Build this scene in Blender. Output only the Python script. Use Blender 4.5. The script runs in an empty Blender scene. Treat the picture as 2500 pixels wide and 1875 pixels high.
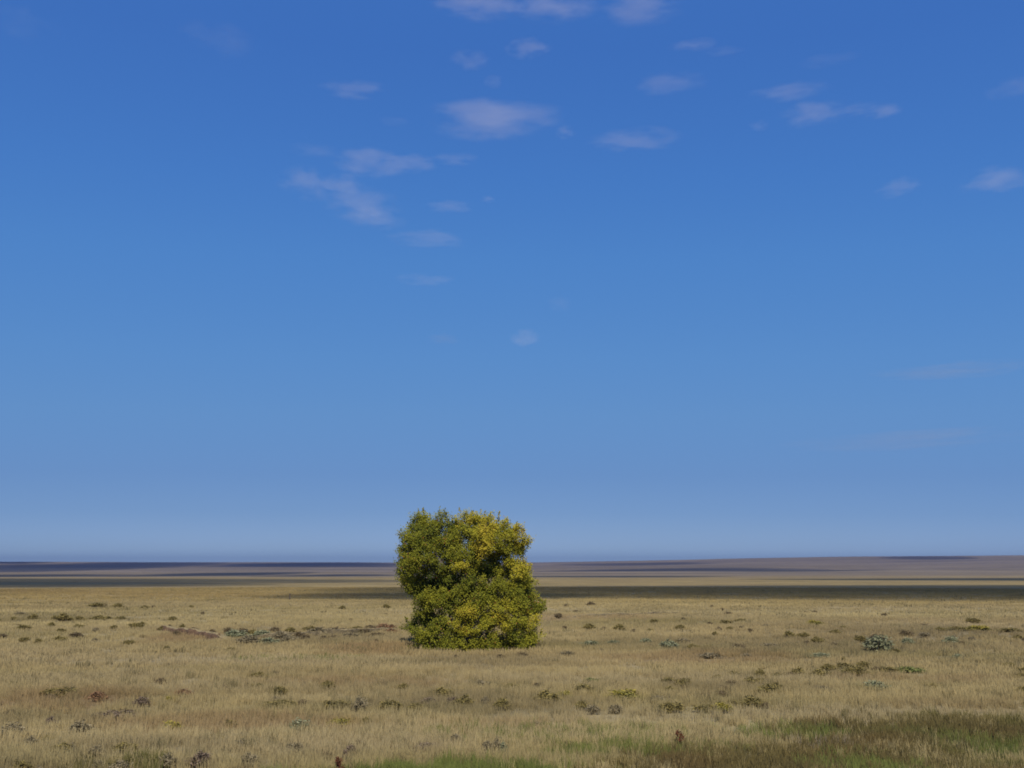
import bpy, math, random
import numpy as np
from mathutils import Vector, Matrix

# ------------------------------------------------------------------ camera, sky, sun, exposure
sc = bpy.context.scene
COL = sc.collection
EYE = 4.0                     # eye height above the plain (metres)
FOC = 2430.6 / 2500.0         # focal length in picture widths
PITCH = math.atan((1395 - 937.5) / 2430.6)

cam = bpy.data.cameras.new('camera')
cam.lens = 35.0; cam.sensor_width = 36.0
cam.clip_start = 0.1; cam.clip_end = 40000.0
camo = bpy.data.objects.new('camera', cam); COL.objects.link(camo)
camo.location = (0, 0, EYE); camo.rotation_euler = (math.pi / 2 + PITCH, 0, 0)
sc.camera = camo

SUN_EL, SUN_AZ = math.radians(49), math.radians(177)
SUN = Vector((math.sin(SUN_AZ) * math.cos(SUN_EL), math.cos(SUN_AZ) * math.cos(SUN_EL), math.sin(SUN_EL)))
world = bpy.data.worlds.new('World'); sc.world = world; world.use_nodes = True
wn = world.node_tree
sky = wn.nodes.new('ShaderNodeTexSky'); sky.sky_type = 'NISHITA'; sky.sun_disc = False
sky.sun_elevation = SUN_EL; sky.sun_rotation = SUN_AZ
sky.altitude = 1800; sky.air_density = 1.0; sky.dust_density = 0.15; sky.ozone_density = 2.5
# colour response of the camera to that sky: brightness of the Nishita sky -> blue of the photograph
sep = wn.nodes.new('ShaderNodeSeparateColor'); wn.links.new(sky.outputs[0], sep.inputs[0])
mul = wn.nodes.new('ShaderNodeMath'); mul.operation = 'MULTIPLY'; mul.inputs[1].default_value = 0.1
wn.links.new(sep.outputs[0], mul.inputs[0])
rmp = wn.nodes.new('ShaderNodeValToRGB'); wn.links.new(mul.outputs[0], rmp.inputs[0])
def s2l(v): v /= 255.0; return v / 12.92 if v < .04045 else ((v + .055) / 1.055) ** 2.4
SKY = [(.085, (62, 111, 187)), (.115, (70, 123, 196)), (.146, (79, 133, 201)), (.216, (92, 143, 204)), (.288, (101, 148, 204)), (.431, (110, 151, 204)), (.60, (127, 164, 210)), (.85, (160, 190, 225))]
while len(rmp.color_ramp.elements) < len(SKY): rmp.color_ramp.elements.new(.5)
for e, (p, c) in zip(rmp.color_ramp.elements, SKY): e.position = p; e.color = (*[s2l(v) for v in c], 1)
scl = wn.nodes.new('ShaderNodeVectorMath'); scl.operation = 'SCALE'; scl.inputs['Scale'].default_value = 10.0
wn.links.new(rmp.outputs[0], scl.inputs[0])
wn.links.new(scl.outputs[0], wn.nodes['Background'].inputs['Color'])
wn.nodes['Background'].inputs['Strength'].default_value = 0.082

sl = bpy.data.lights.new('sun', 'SUN'); sl.energy = 4.4; sl.angle = math.radians(0.5); sl.color = (1.0, 0.93, 0.82)
so = bpy.data.objects.new('sun', sl); COL.objects.link(so)
so.rotation_euler = SUN.to_track_quat('Z', 'Y').to_euler(); so.location = SUN * 100

sc.view_settings.view_transform = 'Standard'; sc.view_settings.look = 'None'
sc.view_settings.exposure = 0.28; sc.view_settings.gamma = 1.0; sc.view_settings.use_curve_mapping = False
sc.render.engine = 'CYCLES'
sc.cycles.max_bounces = 6; sc.cycles.diffuse_bounces = 3; sc.cycles.transparent_max_bounces = 24
sc.cycles.pixel_filter_type = 'BLACKMAN_HARRIS'; sc.cycles.filter_width = 1.8
sc.cycles.volume_bounces = 1; sc.cycles.volume_max_steps = 128

rng = np.random.default_rng(7); random.seed(7)

# ------------------------------------------------------------------ helpers
def link(o, parent=None):
    COL.objects.link(o)
    if parent: o.parent = parent
    return o

def tag(o, label=None, cat=None, group=None, kind=None):
    if label: o['label'] = label
    if cat: o['category'] = cat
    if group: o['group'] = group
    if kind: o['kind'] = kind
    return o

def mesh_np(name, verts, faces, mat=None, smooth=False, colors=None):
    """verts (n,3); faces (m,k) all the same size k; colors (n,3) per vertex"""
    verts = np.asarray(verts, np.float32); faces = np.asarray(faces, np.int32)
    me = bpy.data.meshes.new(name)
    m, k = faces.shape
    me.vertices.add(len(verts)); me.vertices.foreach_set('co', verts.ravel())
    me.loops.add(m * k); me.loops.foreach_set('vertex_index', faces.ravel())
    me.polygons.add(m); me.polygons.foreach_set('loop_start', np.arange(0, m * k, k, dtype=np.int32))
    if smooth: me.polygons.foreach_set('use_smooth', np.ones(m, bool))
    if colors is not None:
        a = me.attributes.new('col', 'FLOAT_COLOR', 'POINT')
        c = np.ones((len(verts), 4), np.float32); c[:, :3] = colors; a.data.foreach_set('color', c.ravel())
    me.update(calc_edges=True); me.validate()
    if mat: me.materials.append(mat)
    return me

def tube_arrays(pts, radii, sides=7):
    pts = [Vector(p) for p in pts]; V = []; Fc = []
    for i, p in enumerate(pts):
        d = (pts[min(i + 1, len(pts) - 1)] - pts[max(i - 1, 0)]).normalized()
        u = d.orthogonal().normalized(); w = d.cross(u)
        for s in range(sides):
            a = 2 * math.pi * s / sides
            V.append(p + (u * math.cos(a) + w * math.sin(a)) * radii[i])
    for i in range(len(pts) - 1):
        for s in range(sides):
            a = i * sides + s; b = i * sides + (s + 1) % sides
            Fc.append((a, b, b + sides, a + sides))
    return [tuple(v) for v in V], Fc

def join_tubes(tubes, sides=6):
    V = []; Fc = []
    for pts, rad in tubes:
        v, f = tube_arrays(pts, rad, sides); o = len(V)
        V += v; Fc += [tuple(i + o for i in q) for q in f]
    return V, Fc

_hash = np.random.default_rng(99).random((256, 256))
def vnoise(x, y, seed=0):
    """smooth value noise in [0,1] on numpy arrays"""
    x = np.asarray(x, float) + seed * 17.31; y = np.asarray(y, float) + seed * 9.77
    xi = np.floor(x).astype(int); yi = np.floor(y).astype(int)
    fx = x - xi; fy = y - yi; fx = fx * fx * (3 - 2 * fx); fy = fy * fy * (3 - 2 * fy)
    h = lambda a, b: _hash[a % 256, b % 256]
    return (h(xi, yi) * (1 - fx) + h(xi + 1, yi) * fx) * (1 - fy) + (h(xi, yi + 1) * (1 - fx) + h(xi + 1, yi + 1) * fx) * fy

def fbm(x, y, seed=0, octs=3):
    t = 0; a = 0.5; s = 0
    for o in range(octs):
        t = t + a * vnoise(x * 2 ** o, y * 2 ** o, seed + o * 3); s += a; a *= 0.5
    return t / s

# ------------------------------------------------------------------ terrain
DD = [0, 450, 650, 1200, 1800, 2300, 3200, 4300, 4800, 5500, 6500, 9000]
ZL = [0, 0, -0.2, -0.8, 2.5, 3.5, 15, 39, 40, 22, 6, 0]
ZR = [0, 0, -0.2, 0.8, 4.5, 9, 26, 62, 66, 42, 12, 0]
def ground_z(x, y):
    x = np.asarray(x, float); y = np.asarray(y, float)
    d = np.hypot(x, y)
    az = np.arctan2(x, np.maximum(y, 1e-6)); az = np.where(y > 0, az, np.sign(x) * 1.6)
    t = np.clip((az + 0.08) / 0.45, 0, 1); t = t * t * (3 - 2 * t)
    z = np.interp(d, DD, ZL) * (1 - t) + np.interp(d, DD, ZR) * t
    far = np.clip((d - 700) / 1800, 0, 1); top = np.clip((5200 - d) / 1500, 0.25, 1)
    z = z + far * top * (11.0 * (fbm(x / 900, y / 420, 5) - 0.5) + 14.0 * (fbm(x / 2200, y / 600, 11) - 0.5) * np.clip((d - 1500) / 2000, 0, 1))
    near = np.clip((d - 12) / 30, 0, 1) * np.clip((260 - d) / 160, 0, 1)
    z = z + near * 0.30 * (fbm(x / 16, y / 11, 2) - 0.5) + near * 0.10 * (fbm(x / 3, y / 3, 4) - 0.5)
    return z

ZONES = [
    (-2.1,18.8,4.1,2.7,"G",1.6),
    (2.4,23.2,1.7,0.9,"G",0.8),
    (6.6,25.9,1.7,1.1,"G",0.75),
    (1.4,25.6,3.3,1.7,"G",0.35),
    (4.3,23.1,1.2,1.0,"G",0.4),
    (10.6,25.5,3.7,2.8,"B",0.95),
    (6.2,21.1,3.4,2.9,"B",0.95),
    (2.9,20.0,1.7,1.5,"B",0.6),
    (7.5,19.2,3.5,1.3,"B",0.6),
    (10.8,23.5,1.3,1.7,"G",0.85),
    (7.3,20.9,1.4,1.9,"G",0.95),
    (9.8,20.3,1.1,1.3,"B",0.8),
    (7.1,23.7,0.7,0.8,"L",0.8),
    (-9.7,20.4,1.9,1.5,"Y",0.6),
    (-8.0,19.6,0.8,0.8,"R",0.4),
    (-7.3,27.4,4.1,1.8,"R",0.6),
    (-14.2,32.8,3.1,2.8,"R",0.6),
    (-1.3,31.1,4.7,2.5,"Y",0.6),
    (-5.4,23.7,4.3,1.3,"P",0.8),
    (5.5,38.0,8.5,2.4,"P",0.75),
    (10.0,28.7,5.2,1.4,"P",0.85),
    (-12.2,45.7,9.9,2.5,"P",0.7),
    (-11.3,61.0,5.0,7.1,"Y",0.6),
    (-9.6,47.5,3.1,1.6,"G",0.3),
    (-39.5,87.4,8.3,9.1,"Y",0.5),
    (-7.5,52.2,2.7,3.9,"R",0.6),
    (15.3,57.4,12.4,7.0,"Y",0.6),
    (27.4,70.0,9.1,8.2,"Y",0.5),
    (7.3,35.3,3.1,1.5,"Y",0.5),
    (-0.9,45.8,4.0,3.5,"Y",0.6),
    (13.3,30.7,2.7,1.1,"R",0.3),
    (5.5,89.3,7.7,4.8,"R",0.4),
    (-19.5,61.5,2.9,5.4,"R",0.6),
    (-15.0,38.3,4.3,2.1,"P",0.6),
    (-12.7,28.0,2.2,1.3,"Y",0.55),
    (-8.2,24.0,2.1,1.0,"Y",0.35),
    (-5.3,36.7,4.0,1.3,"R",0.45),
    (8.9,48.1,5.4,2.8,"R",0.45),
    (15.7,38.3,4.0,2.1,"R",0.4),
    (2.3,56.8,4.4,3.1,"Y",0.4),
    (-8.0,21.1,1.1,1.0,"B",0.5),
    (0.0,27.1,2.3,0.9,"R",0.4),
    (-4.7,20.6,1.4,0.8,"Y",0.4),
    (3.0,28.8,3.0,1.2,"P",0.6),
    (43.2,110.4,13.4,7.3,"P",0.5),
    (-2.7,43.2,4.8,1.8,"P",0.6),
    (-18.8,45.7,4.7,2.0,"P",0.5),
    (-44.1,126.1,21.8,15.1,"P",0.3),
    (19.3,104.2,22.5,6.5,"P",0.3),
]

TINT = {'G': (.088, .118, .030), 'B': (.10, .082, .036), 'L': (.20, .165, .16), 'P': (.34, .275, .155),
        'Y': (.155, .125, .065), 'R': (.215, .130, .065)}
STRAW = np.array((.350, .281, .137))
def zone_weights(x, y):
    """cover type weights from the vegetation patches on the plain, ragged edges"""
    w = {k: np.zeros(np.shape(x)) for k in TINT}
    nz = (fbm(x / 2.2, y / 1.6, 21) - 0.5) * 1.5 + (fbm(x / 0.6, y / 0.6, 23) - 0.5) * 0.8
    for cx, cy, rx, ry, k, s in ZONES:
        r = np.hypot((x - cx) / rx, (y - cy) / ry)
        w[k] = np.maximum(w[k], s * np.clip((1.12 - r + nz * 0.55) / 0.45, 0, 1))
    return w

def cover_color(x, y):
    n1 = fbm(x / 14, y / 7, 31); n2 = fbm(x / 3.5, y / 2.2, 33); n3 = fbm(x / 60, y / 35, 35)
    c = STRAW[None, :] * (0.72 + 0.36 * n1 + 0.30 * n2)[:, None]
    brown = np.clip((n3 - 0.5) * 3, 0, 1)[:, None]
    c = c * (1 - 0.45 * brown) + np.array((.24, .17, .09)) * 0.45 * brown
    ol = np.clip((fbm(x / 9, y / 4, 41) - 0.56) * 4, 0, 1)[:, None]
    c = c * (1 - 0.55 * ol) + np.array((.20, .17, .07)) * 0.55 * ol
    pale = np.clip((fbm(x / 20, y / 6, 43) - 0.55) * 4, 0, 1)[:, None]
    c = c * (1 - 0.35 * pale) + np.array((.44, .36, .21)) * 0.35 * pale
    d = np.hypot(x, y); warm = np.clip((d - 105) / 60, 0, 1)[:, None]      # plain's colour browned and darkened to paint in part of the cloud shadow
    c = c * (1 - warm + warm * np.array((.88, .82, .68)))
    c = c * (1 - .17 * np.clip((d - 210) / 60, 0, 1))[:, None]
    return c

def lin_mat(name, rough=0.9):
    m = bpy.data.materials.new(name); m.use_nodes = True
    b = m.node_tree.nodes['Principled BSDF']; b.inputs['Roughness'].default_value = rough
    b.inputs['Specular IOR Level'].default_value = 0.15
    return m, m.node_tree, b

def prairie_mat():
    m, nt, b = lin_mat('dry_prairie_soil_and_grass', 0.95)
    at = nt.nodes.new('ShaderNodeAttribute'); at.attribute_name = 'col'
    geo = nt.nodes.new('ShaderNodeNewGeometry')
    mp = nt.nodes.new('ShaderNodeMapping'); mp.inputs['Scale'].default_value = (1, 1, 1)
    nt.links.new(geo.outputs['Position'], mp.inputs['Vector'])
    def noise(scale, det, rough=.6):
        n = nt.nodes.new('ShaderNodeTexNoise'); n.inputs['Scale'].default_value = scale
        n.inputs['Detail'].default_value = det; n.inputs['Roughness'].default_value = rough
        nt.links.new(mp.outputs[0], n.inputs['Vector']); return n
    def rng_(n, lo, hi, a=.3, b_=.7):
        r = nt.nodes.new('ShaderNodeMapRange'); r.inputs['From Min'].default_value = a; r.inputs['From Max'].default_value = b_
        r.inputs['To Min'].default_value = lo; r.inputs['To Max'].default_value = hi
        nt.links.new(n.outputs['Fac'], r.inputs['Value']); return r
    f = noise(.9, 8, .7); g = noise(.035, 6); h = noise(.0035, 6)
    mul = nt.nodes.new('ShaderNodeMath'); mul.operation = 'MULTIPLY'
    mul2 = nt.nodes.new('ShaderNodeMath'); mul2.operation = 'MULTIPLY'
    nt.links.new(rng_(f, .78, 1.2).outputs[0], mul.inputs[0]); nt.links.new(rng_(g, .85, 1.12).outputs[0], mul.inputs[1])
    nt.links.new(mul.outputs[0], mul2.inputs[0]); nt.links.new(rng_(h, .85, 1.1).outputs[0], mul2.inputs[1])
    mx = nt.nodes.new('ShaderNodeMix'); mx.data_type = 'RGBA'; mx.blend_type = 'MULTIPLY'; mx.inputs[0].default_value = 1
    nt.links.new(at.outputs['Color'], mx.inputs[6]); nt.links.new(mul2.outputs[0], mx.inputs[7])
    nt.links.new(mx.outputs[2], b.inputs['Base Color'])
    bp = nt.nodes.new('ShaderNodeBump'); bp.inputs['Strength'].default_value = .5; bp.inputs['Distance'].default_value = .12
    nt.links.new(f.outputs['Fac'], bp.inputs['Height']); nt.links.new(bp.outputs[0], b.inputs['Normal'])
    return m

def build_ground():
    az = np.concatenate([np.linspace(-180, -48, 45)[:-1], np.linspace(-48, 48, 420), np.linspace(48, 180, 45)[1:-1]])
    az = np.radians(az); na = len(az)
    rad = np.concatenate([np.geomspace(1.0, 14, 16)[:-1], np.geomspace(14, 130, 190)[:-1], np.geomspace(130, 900, 90)[:-1], np.geomspace(900, 6500, 130)])
    R, A = np.meshgrid(rad, az, indexing='ij')
    X = (R * np.sin(A)).ravel(); Y = (R * np.cos(A)).ravel(); Z = ground_z(X, Y)
    V = np.vstack([[0, 0, float(ground_z(np.array([0.]), np.array([1e-3]))[0])], np.column_stack([X, Y, Z])])
    nr = len(rad)
    i = np.arange(nr - 1)[:, None] * na; j = np.arange(na)[None, :]; j2 = (j + 1) % na
    q = np.stack([i + j, i + j2, i + na + j2, i + na + j], -1).reshape(-1, 4) + 1
    d = np.hypot(X, Y)
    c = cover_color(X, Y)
    w = zone_weights(X, Y)
    for k, t in TINT.items():
        wk = np.minimum(w[k], 1)[:, None] * (d < 140)[:, None]; c = c * (1 - wk) + np.array(t) * wk
    litter = np.clip((d - 60) / 160, 0, 1)[:, None]          # near: bare soil and litter between the tufts
    c = c * (0.74 + 0.06 * litter)
    farm = np.clip((d - 560) / 500, 0, 1)[:, None]          # hill country is browner, sparser grass
    hillc = np.array((.165, .130, .082)) * (0.60 + 0.75 * fbm(X / 420, Y / 120, 51))[:, None]
    c = c * (1 - farm) + hillc * farm
    colors = np.vstack([c[:1], c])
    mat = prairie_mat()
    me = mesh_np('ground', V, q, mat, smooth=True, colors=colors)
    o = link(bpy.data.objects.new('ground', me)); tag(o, kind='structure')
    # close the tiny hole under the camera
    tri = np.array([[0, 1 + b, 1 + a] for a, b in zip(range(na), list(range(1, na)) + [0])])
    me2 = mesh_np('ground_centre', V[:na + 1], tri, mat, True, colors[:na + 1])
    o2 = link(bpy.data.objects.new('ground_centre', me2), o)
build_ground()

# ------------------------------------------------------------------ haze
def build_haze():
    m = bpy.data.materials.new('thin_air'); m.use_nodes = True; nt = m.node_tree
    for n in list(nt.nodes):
        if n.type == 'BSDF_PRINCIPLED': nt.nodes.remove(n)
    v = nt.nodes.new('ShaderNodeVolumePrincipled')
    v.inputs['Color'].default_value = (.085, .14, .37, 1); v.inputs['Density'].default_value = 1.3e-4
    v.inputs['Anisotropy'].default_value = 0.0
    nt.links.new(v.outputs[0], nt.nodes['Material Output'].inputs['Volume'])
    s, z0, z1 = 6700, -18, 95
    V = [(x, y, z) for z in (z0, z1) for x, y in ((-s, -s), (s, -s), (s, s), (-s, s))]
    Fq = [(3, 2, 1, 0), (4, 5, 6, 7), (0, 1, 5, 4), (1, 2, 6, 5), (2, 3, 7, 6), (3, 0, 4, 7)]
    o = link(bpy.data.objects.new('haze', mesh_np('haze', V, Fq, m))); tag(o, kind='stuff')
build_haze()

# ------------------------------------------------------------------ clouds
def ico_mesh(name, sub=3, lump=0.18, seed=0, mat=None):
    import bmesh
    bm = bmesh.new(); bmesh.ops.create_icosphere(bm, subdivisions=sub, radius=1)
    r = random.Random(seed); dirs = [(Vector((r.gauss(0, 1), r.gauss(0, 1), r.gauss(0, 1))).normalized(), r.uniform(.5, 1)) for _ in range(12)]
    for v in bm.verts:
        n = v.co.normalized(); k = max(a * max(0, n.dot(d)) ** 6 for d, a in dirs)
        v.co = n * (1 - lump + lump * k)
    me = bpy.data.meshes.new(name); bm.to_mesh(me); bm.free()
    for p in me.polygons: p.use_smooth = True
    if mat: me.materials.append(mat)
    return me

def cloud_mat(name='thin_cloud', tint=1.0):
    m = bpy.data.materials.new(name); m.use_nodes = True; nt = m.node_tree
    for n in list(nt.nodes):
        if n.type == 'BSDF_PRINCIPLED': nt.nodes.remove(n)
    N = nt.nodes.new; L = nt.links.new
    tc = N('ShaderNodeTexCoord'); oi = N('ShaderNodeObjectInfo')
    ln = N('ShaderNodeVectorMath'); ln.operation = 'LENGTH'; L(tc.outputs['Object'], ln.inputs[0])
    sh = N('ShaderNodeVectorMath'); sh.operation = 'SCALE'; sh.inputs['Scale'].default_value = 60
    cx = N('ShaderNodeCombineXYZ')
    L(oi.outputs['Random'], cx.inputs[0]); L(oi.outputs['Random'], cx.inputs[1]); L(oi.outputs['Random'], cx.inputs[2])
    L(cx.outputs[0], sh.inputs[0])
    ad = N('ShaderNodeVectorMath'); ad.operation = 'ADD'; L(tc.outputs['Object'], ad.inputs[0]); L(sh.outputs[0], ad.inputs[1])
    nz = N('ShaderNodeTexNoise'); nz.inputs['Scale'].default_value = 1.5; nz.inputs['Detail'].default_value = 5; nz.inputs['Roughness'].default_value = .62
    L(ad.outputs[0], nz.inputs['Vector'])
    def M(op, a, b):
        x = N('ShaderNodeMath'); x.operation = op
        for i, v in enumerate((a, b)):
            if isinstance(v, (int, float)): x.inputs[i].default_value = v
            else: L(v, x.inputs[i])
        return x.outputs[0]
    body = M('SUBTRACT', 0.86, ln.outputs['Value'])
    nn = M('MULTIPLY', M('SUBTRACT', nz.outputs['Fac'], 0.52), 3.6)
    mr = N('ShaderNodeMapRange'); mr.interpolation_type = 'SMOOTHSTEP'
    mr.inputs['From Min'].default_value = 0.0; mr.inputs['From Max'].default_value = 0.75
    L(M('ADD', M('MULTIPLY', body, 1.15), nn), mr.inputs['Value'])
    edge = N('ShaderNodeMapRange'); edge.interpolation_type = 'SMOOTHSTEP'
    edge.inputs['From Min'].default_value = 0.92; edge.inputs['From Max'].default_value = 0.6; L(ln.outputs['Value'], edge.inputs['Value'])
    dens = M('MULTIPLY', M('MULTIPLY', mr.outputs[0], edge.outputs[0]), M('MULTIPLY', oi.outputs['Alpha'], 0.02))
    v = N('ShaderNodeVolumePrincipled'); v.inputs['Color'].default_value = (tint, tint * .87, tint * .80, 1)
    L(dens, v.inputs['Density']); L(v.outputs[0], nt.nodes['Material Output'].inputs['Volume'])
    return m

CLOUDS = [
    (-118,3267,2004,150,47,0.8),
    (148,3273,2004,133,50,0.75),
    (450,3285,2004,147,50,0.65),
    (61,3567,2004,76,36,0.6),
    (-168,3656,2004,70,37,0.35),
    (695,3536,2004,80,21,0.4),
    (822,3585,2004,72,16,0.25),
    (653,3840,2004,135,46,0.35),
    (-661,3900,2004,127,31,0.55),
    (-96,4171,2004,270,83,1),
    (249,4315,2004,43,30,0.35),
    (576,4401,2004,186,48,0.6),
    (1169,3929,2004,142,39,0.5),
    (1336,4116,2004,123,57,0.5),
    (1646,4103,2004,74,33,0.5),
    (1506,4085,2004,90,24,0.4),
    (1129,4252,2004,42,25,0.2),
    (-717,4671,2004,161,69,0.8),
    (-510,4671,2004,115,42,0.55),
    (-276,4620,2004,114,25,0.4),
    (-1065,4942,2004,141,78,0.55),
    (-835,5230,2004,192,87,0.6),
    (-775,5450,2004,165,64,0.55),
    (-512,5815,2004,212,51,0.5),
    (-352,5280,2004,124,31,0.4),
    (-1126,3499,2004,124,60,0.15),
    (2047,4994,2004,110,49,0.35),
    (2516,4898,2004,149,67,0.6),
    (117,8454,2004,121,73,0.55),
    (-613,8507,2004,130,45,0.4),
    (-1815,3384,2004,103,60,0.1),
    (-953,4521,2004,112,31,0.2),
    (-129,5161,2004,38,20,0.3),
    (4479,9847,1998,701,84,0.8),
    (4217,10073,1331,1226,94,0.75),
    (1260,3656,2004,111,18,0.2),
    (2112,3888,2004,97,43,0.22),
    (-890,4942,2004,107,49,0.5),
    (-602,6700,2004,178,42,0.35),
    (365,7311,2004,88,63,0.12),
    (-525,4204,2004,63,21,0.12),
    (-79,3828,2004,38,27,0.2),
]

CLOUD_TXT = [
 "pale cloud cut by the top edge, leftmost of the three along the top", "pale cloud cut by the top edge, middle of the three along the top", "pale cloud cut by the top edge, rightmost of the three along the top",
 "small oval cloud just below the middle of the three top-edge clouds", "faint small cloud just left of the small oval cloud under the top edge", "thin flat cloud streak below the rightmost top-edge cloud", "faint thin tail off the right end of the streak below the rightmost top-edge cloud",
 "faint wide cloud between the rightmost top-edge cloud and the flat cloud right of the largest", "thin bright isolated streak up and left of the largest cloud",
 "largest and brightest pale mauve cloud in the middle of the upper sky", "tiny puff touching the right tip of the largest cloud", "long flat-bottomed cloud right of the largest cloud and slightly lower",
 "thin slanting cloud, upper left of the chain of clouds in the upper right sky", "rounded cloud in the middle of the chain in the upper right sky", "small rounded cloud at the right end of the chain in the upper right sky", "faint wisp joining the two rounded clouds of the chain in the upper right sky", "tiny faint puff under the left end of the chain in the upper right sky",
 "bright rounded cloud, topmost of the ragged cluster left of centre", "smaller puff touching the right side of the cluster's bright rounded cloud", "thin wisp trailing right from the cluster left of centre",
 "faint ragged cloud on the left side of the cluster left of centre", "broad faint cloud under the middle of the cluster left of centre", "faint cloud at the bottom of the cluster left of centre", "long thin cloud below the whole cluster left of centre", "thin faint streak right of the cluster, above the long thin cloud",
 "large very faint veil in the upper left sky", "faint smudge of cloud left of the bright cloud at the right edge", "bright soft cloud at the right edge, half way up the sky", "small pinkish wisp straight above the tree, lowest of the middle clouds", "fainter wisp just left of the pinkish wisp above the tree",
 "barely visible veil in the upper left corner", "thin faint streak up and left of the ragged cluster's bright cloud", "tiny speck of cloud right of the faint streak beside the cluster", "long thin purplish streak low at the right edge of the sky", "longest faint purplish band, lowest of all the clouds, on the right",
 "barely visible thin streak near the top on the right side", "faint puff at the right edge near the top", "small ragged patch in the middle of the cluster left of centre", "thin faint line below the long thin cloud of the cluster", "barely visible slanting puff between the cluster and the pinkish wisp",
 "tiny faint streak just left of the largest cloud", "tiny faint slanting scrap above the largest cloud"]
def build_clouds():
    mat = cloud_mat(); dull = cloud_mat('distant_dull_cloud', .62)
    veil = [ico_mesh('cloud', 3, .16, s, dull) for s in (4, 5)]
    shapes = [ico_mesh('cloud', 3, .16, s, mat) for s in (1, 2, 3)]
    for i, (x, y, z, a, c, op) in enumerate(CLOUDS):
        o = link(bpy.data.objects.new('cloud', veil[i % 2] if z < 1900 or math.hypot(x, y) > 8500 else shapes[i % 3]))
        b = max(c * 1.5, min(a * .6, 200)); cc = max(c * 1.0, 14)
        k = 1.55
        o.location = (x, y, z); o.scale = (a * k, b, cc * k); o.rotation_euler = (0, 0, -math.atan2(x, y))
        tau = 0.24 * op
        o.color = (1, 1, 1, min(1, tau / (1.0 * b) / 0.02))
        tag(o, CLOUD_TXT[i], 'cloud', 'small clouds scattered over the blue sky')
    # the clouds overhead and behind the viewer: their shadows lie across the plain and the hills
    m = bpy.data.materials.new('dense_cloud'); m.use_nodes = True; nt = m.node_tree
    for n in list(nt.nodes):
        if n.type == 'BSDF_PRINCIPLED': nt.nodes.remove(n)
    v = nt.nodes.new('ShaderNodeVolumePrincipled'); v.inputs['Color'].default_value = (.98, .98, .99, 1); v.inputs['Density'].default_value = .034
    nt.links.new(v.outputs[0], nt.nodes['Material Output'].inputs['Volume'])
    SH = [ # shadow centre x, y, half sizes, cloud height, half thickness
      (170, 216, 228, 98, 900, 29), (-215, 315, 160, 88, 900, 22), (-480, 440, 490, 225, 1300, 24), (340, 535, 240, 118, 900, 26), (-12, 166, 34, 24, 420, 26),
      (-1270, 3050, 390, 1150, 2300, 24), (-1900, 3500, 320, 560, 2300, 22), (-690, 3550, 390, 760, 2300, 24), (-520, 1000, 150, 310, 1800, 22), (-370, 1320, 100, 480, 1800, 24), (-195, 1100, 90, 270, 1800, 22),
      (-820, 980, 160, 280, 1800, 22), (330, 2050, 420, 600, 2100, 26), (75, 850, 120, 160, 1500, 24), (430, 3600, 330, 360, 2300, 13), (1500, 3700, 200, 280, 2300, 13)]
    V = []; Fq = []
    for i, (x, y, rx, ry, h, zz) in enumerate(SH):
        me = ico_mesh('overhead_clouds', 4, .12 if i < 4 else .22, 40 + i)
        c = Vector((x, y, 0)) + SUN * (h / SUN.z); o = len(V)
        V += [(c.x + p.co.x * rx, c.y + p.co.y * ry, c.z + p.co.z * zz) for p in me.vertices]
        Fq += [tuple(k + o for k in p.vertices) for p in me.polygons]
        bpy.data.meshes.remove(me)
    o = link(bpy.data.objects.new('overhead_clouds', mesh_np('overhead_clouds', V, Fq, m, True)))
    tag(o, 'scattered cumulus overhead whose shadows lie across the plain', None, None, 'stuff')
build_clouds()

# ------------------------------------------------------------------ cut banks
def soil_mat(name, a, b_):
    m, nt, b = lin_mat(name, .95)
    n = nt.nodes.new('ShaderNodeTexNoise'); n.inputs['Scale'].default_value = 2.3; n.inputs['Detail'].default_value = 8; n.inputs['Roughness'].default_value = .7
    g = nt.nodes.new('ShaderNodeNewGeometry'); nt.links.new(g.outputs['Position'], n.inputs['Vector'])
    r = nt.nodes.new('ShaderNodeValToRGB'); r.color_ramp.elements[0].position = .35; r.color_ramp.elements[1].position = .68
    r.color_ramp.elements[0].color = (*a, 1); r.color_ramp.elements[1].color = (*b_, 1)
    nt.links.new(n.outputs['Fac'], r.inputs[0]); nt.links.new(r.outputs[0], b.inputs['Base Color'])
    bp = nt.nodes.new('ShaderNodeBump'); bp.inputs['Distance'].default_value = .1; bp.inputs['Strength'].default_value = .8
    nt.links.new(n.outputs['Fac'], bp.inputs['Height']); nt.links.new(bp.outputs[0], b.inputs['Normal'])
    return m

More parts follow.
